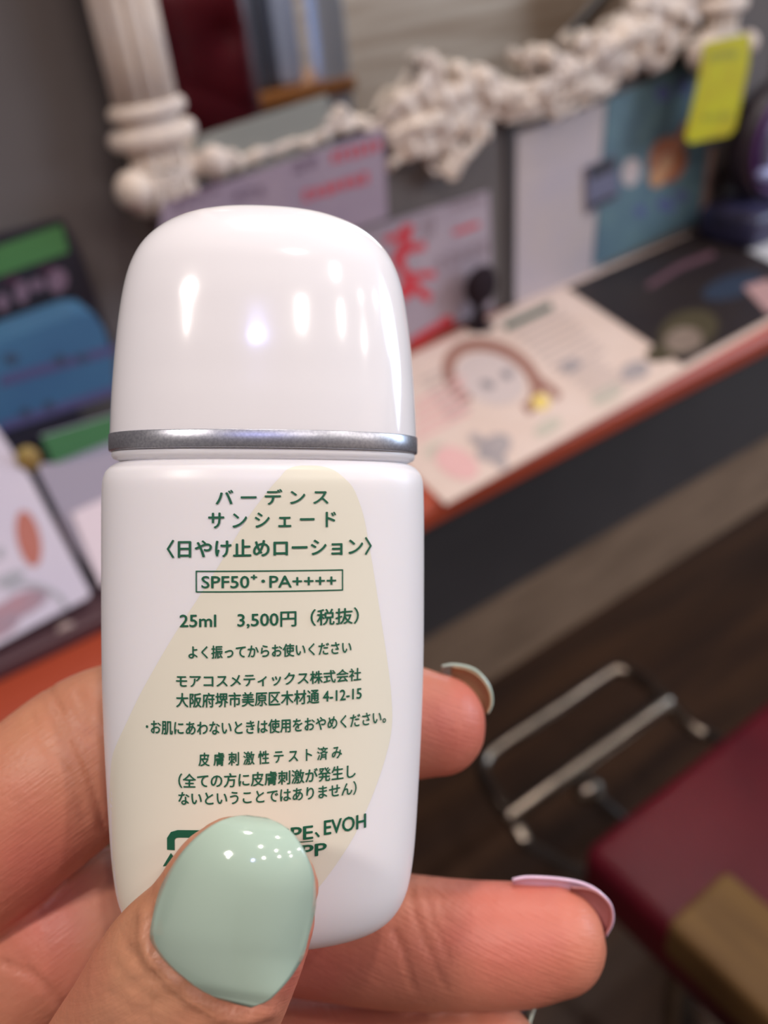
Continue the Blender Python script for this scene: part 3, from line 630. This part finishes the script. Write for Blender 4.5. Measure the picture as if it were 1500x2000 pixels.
def surf_poly(polys, m, name, lift=.00012, step=6):
    """printed outlines given in label units, filled by short strips that follow the curved front"""
    bm = bmesh.new()
    for pl in polys:
        vs = [bm.verts.new((a, b, 0)) for a, b in pl]; es = [bm.edges.new((vs[i], vs[(i + 1) % len(vs)])) for i in range(len(vs))]
        bmesh.ops.triangle_fill(bm, edges=es, use_beauty=True, use_dissolve=False)
    for v in bm.verts: x, y = lab(v.co.x, v.co.y); v.co = onbody(x, y, lift)
    return obj(name, bm, m, bt, smooth=False)
def hl(x0, x1, y, wd): # horizontal rule in short pieces
    n = 24; return [[(x0 + (x1 - x0) * i / n, y - wd / 2), (x0 + (x1 - x0) * (i + 1) / n, y - wd / 2), (x0 + (x1 - x0) * (i + 1) / n, y + wd / 2), (x0 + (x1 - x0) * i / n, y + wd / 2)] for i in range(n)]
surf_poly(hl(386, 669, 1115, 2.4) + hl(386, 669, 1155, 2.4) + [[(385, 1114), (387.4, 1114), (387.4, 1156), (385, 1156)], [(667.6, 1114), (670, 1114), (670, 1156), (667.6, 1156)]], m_green, 'printed_frame')
surf_poly(hl(569, 611, 1651, 2) + [ell(561, 1625, 2.4, 2.4), ell(561, 1639, 2.4, 2.4)], m_green, 'printed_line')
surf_poly([stroke([(336, 1662), (336, 1640), (341, 1632), (350, 1629), (400, 1628), (460, 1627)], 15), [(320, 1696), (336, 1668), (353, 1690), (344, 1692), (344, 1716), (330, 1716), (330, 1694)]], m_green, 'recycling_mark')
text_mesh('プラ', 360, 440, 1655, 1692, 'recycling_mark', .03)
# pale yellow shape behind the print
SHP = [(908, 588, 618), (911, 572, 636), (918, 558, 654), (932, 546, 672), (955, 526, 692), (1005, 489, 711), (1060, 455, 722), (1103, 430, 730), (1170, 388, 741), (1237, 345, 752), (1300, 308, 762), (1360, 275, 770), (1420, 246, 774), (1462, 226, 770), (1500, 212, 760), (1560, 205, 738), (1640, 200, 700), (1700, 200, 660), (1760, 200, 610), (1800, 215, 560), (1830, 240, 500)]
bm = bmesh.new(); prev = None
for y, l, r_ in crom(SHP, 6):
    row = []
    for k in range(49):
        x, yv = lab(l + (r_ - l) * k / 48, y); A = np.interp(yv, BYs, BAs) * .985; x = max(-A, min(A, x)); row.append(bm.verts.new(onbody(x, yv, .00003)))
    if prev:
        for k in range(48): bm.faces.new((prev[k], prev[k + 1], row[k + 1], row[k]))
    prev = row
mc = mat('print_cream', (230, 226, 209), .34, spec=.4)
obj('cream_print', bm, mc, bt)

# ------------------------------------------------------------------ the hand
def chain(bm, pts, n=28):
    rows = []
    for px, py, d, rw, rd in pts:
        q = PD(px, py, d); rows.append((q.x, q.y, q.z, rw / 1000, rd / 1000))
    tube(bm, rows, n=n, sub=6, up=Vector((0, 0, 1)))
hb = bmesh.new()
INDEX = [(-420, 2010, .126, 11.5, 10), (-180, 1780, .121, 11.0, 9.8), (-20, 1640, .117, 11.0, 9.6), (100, 1535, .1165, 11.2, 9.6), (215, 1452, .1195, 10.9, 9.0), (330, 1425, .1245, 10.2, 8.2), (500, 1408, .1275, 9.0, 7.6), (700, 1406, .1270, 8.6, 7.4), (800, 1411, .1260, 8.4, 7.3), (860, 1416, .1250, 7.4, 6.7)]
MIDDLE = [(-420, 2330, .134, 11.5, 10), (-150, 2080, .129, 11, 9.6), (20, 1930, .125, 10.8, 9.2), (140, 1830, .1235, 10.4, 9), (260, 1785, .1275, 10, 8.4), (420, 1790, .1300, 9.6, 8.2), (600, 1815, .1285, 9.5, 8.2), (760, 1835, .1250, 9.4, 8.2), (900, 1843, .1225, 8.7, 8.0), (1015, 1844, .1205, 8.3, 7.6), (1086, 1838, .1195, 7.4, 6.9)]
RING = [(-300, 2560, .139, 11, 10), (0, 2330, .136, 10.5, 9.6), (250, 2160, .133, 10, 9), (500, 2090, .131, 9.6, 8.6), (700, 2078, .1285, 9.2, 8.3), (850, 2072, .1255, 8.8, 8), (940, 2068, .124, 8.6, 7.4), (965, 2066, .1235, 8.0, 7.0)]
LITTLE = [(-200, 2760, .144, 10, 9), (150, 2560, .142, 9.3, 8.6), (400, 2400, .140, 8.6, 8), (620, 2330, .136, 8.1, 7.5), (760, 2310, .132, 7.6, 7), (830, 2305, .130, 6.8, 6.2)]
THUMB = [(-250, 2600, .118, 15, 13), (0, 2350, .112, 13.8, 12), (185, 2190, .104, 12.0, 10.6), (290, 2050, .0965, 11.1, 9.2), (374, 1917, .0912, 10.6, 8.2), (437, 1822, .0882, 9.1, 6.0), (478, 1735, .0868, 8.0, 5.6), (500, 1700, .0862, 7.0, 4.6)]
for c in (INDEX, MIDDLE, RING, LITTLE, THUMB): chain(hb, c)
chain(hb, [(-520, 2100, .134, 16, 12), (-350, 2450, .140, 26, 13), (-250, 2800, .142, 30, 14), (-350, 3200, .142, 26, 15), (-600, 3700, .142, 23, 17), (-1000, 4500, .145, 25, 20)])
chain(hb, [(-330, 2150, .133, 14, 10), (-80, 2330, .132, 16, 11), (100, 2560, .130, 15, 11), (0, 2900, .136, 18, 12)])
chain(hb, [(-500, 2000, .130, 12, 11), (-450, 2250, .133, 14, 11), (-380, 2600, .138, 18, 12)])
bmesh.ops.recalc_face_normals(hb, faces=hb.faces)
me = bpy.data.meshes.new('hand'); hb.to_mesh(me); hb.free()
ho = bpy.data.objects.new('hand', me); COL.objects.link(ho)
rm = ho.modifiers.new('r', 'REMESH'); rm.mode = 'VOXEL'; rm.voxel_size = .0006
sm = ho.modifiers.new('s', 'SMOOTH'); sm.factor = .6; sm.iterations = 7
dg = bpy.context.evaluated_depsgraph_get(); dg.update()
me2 = bpy.data.meshes.new_from_object(ho.evaluated_get(dg)); ho.modifiers.clear(); ho.data = me2
for p in me2.polygons: p.use_smooth = True
# creases and tendons: displaced in the held frame
nv = len(me2.vertices); co = np.empty(nv * 3, np.float64); me2.vertices.foreach_get('co', co); co = co.reshape(-1, 3)
no = np.empty(nv * 3, np.float64); me2.vertices.foreach_get('normal', no); no = no.reshape(-1, 3)
px_ = 750 + co[:, 0] / -co[:, 2] * F; py_ = 1000 - co[:, 1] / -co[:, 2] * F; dep = -co[:, 2]
disp = np.zeros(nv)
def groove(pts, wd, dp, dmin, dmax):
    P = np.array(crom(pts, 6)); best = np.full(nv, 1e9)
    for a, b in zip(P[:-1], P[1:]):
        ab = b - a; t = np.clip(((px_ - a[0]) * ab[0] + (py_ - a[1]) * ab[1]) / (ab @ ab), 0, 1)
        best = np.minimum(best, np.hypot(px_ - a[0] - t * ab[0], py_ - a[1] - t * ab[1]))
    mk = (dep > dmin) & (dep < dmax) & (no[:, 2] > -.1)
    global disp
    disp = disp - dp / 1000 * np.exp(-(best / wd) ** 2) * mk
for g in (([(95, 1340), (120, 1400), (160, 1470), (190, 1560), (200, 1620)], 7, .45, .10, .125), ([(110, 1375), (150, 1420), (175, 1440)], 6, .3, .10, .125),
          ([(60, 1395), (85, 1450), (140, 1520), (165, 1600)], 6, .25, .10, .125), ([(150, 1350), (180, 1410), (205, 1450)], 5, .25, .10, .125),
          ([(0, 1880), (60, 1905), (110, 1950), (150, 1990)], 7, .5, .10, .135), ([(40, 1870), (60, 1900), (70, 1930)], 6, .3, .10, .135),
          ([(800, 1725), (812, 1790), (838, 1860), (870, 1930)], 5, .22, .108, .13), ([(828, 1735), (850, 1810), (880, 1880)], 4, .16, .108, .13), ([(770, 1820), (790, 1870), (805, 1930)], 6, .3, .108, .13), ([(856, 1750), (872, 1800)], 4, .12, .108, .13)):
    groove(*g)
# nail folds of the thumb
groove([(300, 1790), (302, 1840), (345, 1890), (400, 1938), (470, 1968), (520, 1950), (575, 1890), (606, 1800)], 9, .55, .07, .096)
groove([(284, 1785), (285, 1850), (328, 1908), (390, 1958), (462, 1990), (530, 1975)], 13, -.5, .07, .1)
for g in ([(250, 1850), (285, 1895), (330, 1930)], [(225, 1885), (265, 1930), (320, 1965)], [(300, 1905), (350, 1955), (400, 1985)], [(238, 1835), (262, 1868), (280, 1900)], [(200, 1930), (250, 1965), (300, 1995)], [(545, 1965), (560, 1940), (572, 1915)]):
    groove(g, 5, .14, .07, .1)
disp += .00012 * np.sin(px_ * .05 + py_ * .11) * np.exp(-((px_ - 330) ** 2 + (py_ - 1900) ** 2) / 9000)
co = co + no * disp[:, None]; co0 = co.copy()
hom = np.c_[co, np.ones(nv)] @ np.array(MC).T
me2.vertices.foreach_set('co', hom[:, :3].ravel()); me2.update()
# skin
ms = bpy.data.materials.new('skin'); ms.use_nodes = True; nt = ms.node_tree; pb = nt.nodes['Principled BSDF']
at = me2.attributes.new('blush', 'FLOAT', 'POINT')
def gauss(x, y, s): return np.exp(-((px_ - x) ** 2 + (py_ - y) ** 2) / s ** 2)
bl_ = np.clip(gauss(1010, 1800, 190) + gauss(900, 1400, 130) * .9 + gauss(640, 1900, 170) * .6 + gauss(60, 1700, 170) * .75 + gauss(120, 1880, 120) * .5 + gauss(590, 1900, 60) * .5 - gauss(260, 1850, 130) * .5 + .15, 0, 1)
at.data.foreach_set('value', bl_)
an = nt.nodes.new('ShaderNodeAttribute'); an.attribute_name = 'blush'
n1 = nt.nodes.new('ShaderNodeTexNoise'); n1.inputs['Scale'].default_value = 140; n1.inputs['Detail'].default_value = 4
tc = nt.nodes.new('ShaderNodeTexCoord'); nt.links.new(tc.outputs['Object'], n1.inputs['Vector'])
mx = nt.nodes.new('ShaderNodeMix'); mx.data_type = 'RGBA'; mx.inputs[6].default_value = (*sr((193, 137, 105)), 1); mx.inputs[7].default_value = (*sr((202, 117, 100)), 1)
ad = nt.nodes.new('ShaderNodeMath'); ad.operation = 'MULTIPLY_ADD'; ad.inputs[1].default_value = .5; nt.links.new(n1.outputs[0], ad.inputs[0]); 
sb = nt.nodes.new('ShaderNodeMath'); sb.operation = 'SUBTRACT'; sb.inputs[1].default_value = .22; sb.use_clamp = True
nt.links.new(an.outputs['Fac'], ad.inputs[2]); nt.links.new(ad.outputs[0], sb.inputs[0]); nt.links.new(sb.outputs[0], mx.inputs[0]); nt.links.new(mx.outputs[2], pb.inputs['Base Color'])
pb.inputs['Roughness'].default_value = .42; pb.inputs['Specular IOR Level'].default_value = .42
pb.inputs['Subsurface Weight'].default_value = .14; pb.inputs['Subsurface Radius'].default_value = (1, .35, .2); pb.inputs['Subsurface Scale'].default_value = .0025
left = px_ < 300
ang_ = np.where(left, math.radians(-36), math.radians(20)); ca, sa = np.cos(ang_), np.sin(ang_)
ux, uy = co0[:, 0] * 1000, -co0[:, 1] * 1000
at2 = me2.attributes.new('grain', 'FLOAT_VECTOR', 'POINT'); gk = np.where(dep < .1, .35, 1.0); at2.data.foreach_set('vector', np.c_[(ux * ca + uy * sa) * gk + left * 37, (-ux * sa + uy * ca) * gk, np.zeros(nv)].ravel())
ga = nt.nodes.new('ShaderNodeAttribute'); ga.attribute_name = 'grain'
gm = nt.nodes.new('ShaderNodeMapping'); gm.inputs['Scale'].default_value = (.22, 3.2, 1); nt.links.new(ga.outputs['Vector'], gm.inputs['Vector'])
gn = nt.nodes.new('ShaderNodeTexNoise'); gn.inputs['Scale'].default_value = 1.0; gn.inputs['Detail'].default_value = 3; nt.links.new(gm.outputs[0], gn.inputs['Vector'])
b0 = nt.nodes.new('ShaderNodeBump'); b0.inputs['Strength'].default_value = .3; b0.inputs['Distance'].default_value = .0004; nt.links.new(gn.outputs[0], b0.inputs['Height'])
vo = nt.nodes.new('ShaderNodeTexVoronoi'); vo.feature = 'DISTANCE_TO_EDGE'; vo.inputs['Scale'].default_value = 900
n2 = nt.nodes.new('ShaderNodeTexNoise'); n2.inputs['Scale'].default_value = 420; n2.inputs['Detail'].default_value = 5
nt.links.new(tc.outputs['Object'], vo.inputs['Vector']); nt.links.new(tc.outputs['Object'], n2.inputs['Vector'])
b1 = nt.nodes.new('ShaderNodeBump'); b1.inputs['Strength'].default_value = .12; b1.inputs['Distance'].default_value = .0003
b2 = nt.nodes.new('ShaderNodeBump'); b2.inputs['Strength'].default_value = .25; b2.inputs['Distance'].default_value = .0006
nt.links.new(vo.outputs['Distance'], b1.inputs['Height']); nt.links.new(n2.outputs[0], b2.inputs['Height']); nt.links.new(b0.outputs[0], b1.inputs['Normal']); nt.links.new(b1.outputs[0], b2.inputs['Normal']); nt.links.new(b2.outputs[0], pb.inputs['Normal'])
me2.materials.clear(); me2.materials.append(ms)
tag(ho, 'left hand gripping the white bottle, thumb in front with pale mint nail polish', 'hand')

def shell(bm, grid, thick):
    """closed thin plate from a grid of held-frame points (front side), thickness away from the outer normal"""
    n, m_ = len(grid), len(grid[0]); nor = [[None] * m_ for _ in range(n)]
    for i in range(n):
        for j in range(m_):
            a = grid[min(i + 1, n - 1)][j] - grid[max(i - 1, 0)][j]; b = grid[i][min(j + 1, m_ - 1)] - grid[i][max(j - 1, 0)]
            k = a.cross(b); nor[i][j] = k.normalized() if k.length > 1e-14 else Vector((0, 0, 1))
    t = [[bm.verts.new(MC @ grid[i][j]) for j in range(m_)] for i in range(n)]
    u = [[bm.verts.new(MC @ (grid[i][j] - nor[i][j] * thick)) for j in range(m_)] for i in range(n)]
    for i in range(n - 1):
        for j in range(m_ - 1):
            bm.faces.new((t[i][j], t[i + 1][j], t[i + 1][j + 1], t[i][j + 1])); bm.faces.new((u[i][j], u[i][j + 1], u[i + 1][j + 1], u[i + 1][j]))
    rim = [(i, 0) for i in range(n)] + [(n - 1, j) for j in range(1, m_)] + [(i, m_ - 1) for i in range(n - 2, -1, -1)] + [(0, j) for j in range(m_ - 2, 0, -1)]
    for k in range(len(rim)):
        a, b = rim[k], rim[(k + 1) % len(rim)]
        bm.faces.new((t[a[0]][a[1]], t[b[0]][b[1]], u[b[0]][b[1]], u[a[0]][a[1]]))
# thumb nail: rows from base to tip, left and right edge in the picture at nail depth
m_mint = mat('polish_mint', (176, 198, 181), .10, spec=.5, coat=.5, noise=(90, (173, 195, 179), 1))
ROWS = [((432, 1938), (492, 1957)), ((385, 1912), (528, 1938)), ((338, 1874), (556, 1908)), ((310, 1838), (578, 1872)), ((304, 1808), (592, 1842)), ((313, 1765), (601, 1805)), ((328, 1728), (606, 1765)), ((346, 1694), (607, 1730)), ((366, 1665), (602, 1698)), ((390, 1640), (590, 1668)), ((418, 1621), (572, 1642)), ((448, 1610), (548, 1624)), ((480, 1606), (518, 1611))]
rr = crom([(a[0], a[1], b[0], b[1]) for a, b in ROWS], 3)
grid = []
for i, (lx, ly, rx, ry) in enumerate(rr):
    v = i / (len(rr) - 1); row = []
    dmid = .0806 + .0001 * v - .0019 * math.sin(math.pi * v) + .0022 * max(0, v - .55) ** 2 / .2
    hwid = math.hypot(rx - lx, ry - ly) / 2
    for k in range(31):
        u = k / 30 * 2 - 1; h = u * hwid / 150
        d = dmid + .0034 * (1 - math.sqrt(max(0, 1 - min(.93, abs(h)) ** 2))) / .63 + (.0004 * (v < .06))
        t = (u + 1) / 2; row.append(PD(lx + (rx - lx) * t, ly + (ry - ly) * t, d))
    grid.append(row)
bm = bmesh.new(); shell(bm, grid, .0007)
obj('fingernail', bm, m_mint, ho, label='glossy mint-green polished thumbnail')
def rim_nail(outer, d0, inward, deep, thick, m, lbl, flat=0.0):
    """plate on the far side of a fingertip: outer edge follows the free edge, the plate runs back behind the flesh"""
    P = crom(outer, 4); n = len(P); grid = []
    for i, p in enumerate(P):
        t = P[min(i + 1, n - 1)] - P[max(i - 1, 0)]; t = t / np.hypot(*t); nr = np.array([-t[1], t[0]])      # turned towards the flesh
        e = math.sin(math.pi * min(1, max(0, (i + .6) / (n + .2)))) ** .5; row = []
        for k in range(9):
            v = k / 8; q = p + nr * inward * e * (1 - math.cos(v * math.pi / 2)) ; row.append(PD(q[0], q[1], d0 + deep * math.sin(v * math.pi / 2)))
        grid.append(row)
    bm = bmesh.new(); shell(bm, grid, thick); return obj('fingernail', bm, m, ho, label=lbl)
m_pale = mat('polish_mint_pale', (190, 208, 196), .2, coat=.4); m_lav = mat('polish_lilac', (222, 192, 216), .2, coat=.4)
m_tan = mat('nail_underside_tan', (172, 136, 100), .4); m_rose = mat('nail_underside_rose', (166, 104, 102), .3)
rim_nail([(862, 1299), (881, 1295.5), (904, 1297.5), (928, 1305.5), (945.5, 1321), (958, 1340), (963, 1359), (962.5, 1378), (954, 1395)], .1262, 62, .0022, .0004, m_pale, 'pale mint nail rim of the index finger behind the bottle')
rim_nail([(884, 1300.5), (897, 1302.5), (912, 1306), (932, 1316.5), (948, 1333), (957, 1350), (960, 1365), (959, 1380), (952.5, 1394)], .1247, 54, .0018, .0003, m_tan, 'tan underside of the index fingernail')
rim_nail([(1000, 1715), (1029, 1710), (1081, 1712), (1125, 1718.5), (1156, 1729.5), (1178.5, 1746), (1194.5, 1765), (1200, 1787), (1197.5, 1807), (1185, 1830)], .1200, 76, .0022, .0004, m_lav, 'lilac-white nail rim of the middle fingertip')
rim_nail([(1114, 1731), (1142, 1733), (1164.5, 1740), (1183.6, 1755), (1194.5, 1772), (1197.5, 1790), (1194, 1810), (1184, 1828)], .1190, 60, .0020, .0003, m_rose, 'dusty rose underside of the middle fingernail')
rim_nail([(1012, 1950), (1030, 1945), (1045, 1948), (1049, 1960), (1045, 1975), (1040, 1990), (1036, 2005)], .1240, 46, .0045, .0004, m_pale, 'pale nail edge of the ring fingertip')

# ------------------------------------------------------------------ origins at each thing's base
tops = [o for o in SC.objects if o.parent is None and o.type in ('MESH', 'EMPTY')]
def wverts(o): return [v.co for v in o.data.vertices] if o.type == 'MESH' else []
for o in tops:
    kids = list(o.children); allv = wverts(o) + [c for k in kids for c in wverts(k)]
    mn = Vector((min(v.x for v in allv), min(v.y for v in allv), min(v.z for v in allv))); mxv = Vector((max(v.x for v in allv), max(v.y for v in allv), max(v.z for v in allv)))
    base = Vector(((mn.x + mxv.x) / 2, (mn.y + mxv.y) / 2, mn.z)); o.location = base
    if o.type == 'MESH': o.data.transform(Matrix.Translation(-base))
    for k in kids:
        vs = wverts(k); c = sum(vs, Vector()) / len(vs); k.data.transform(Matrix.Translation(-c)); k.location = c - base
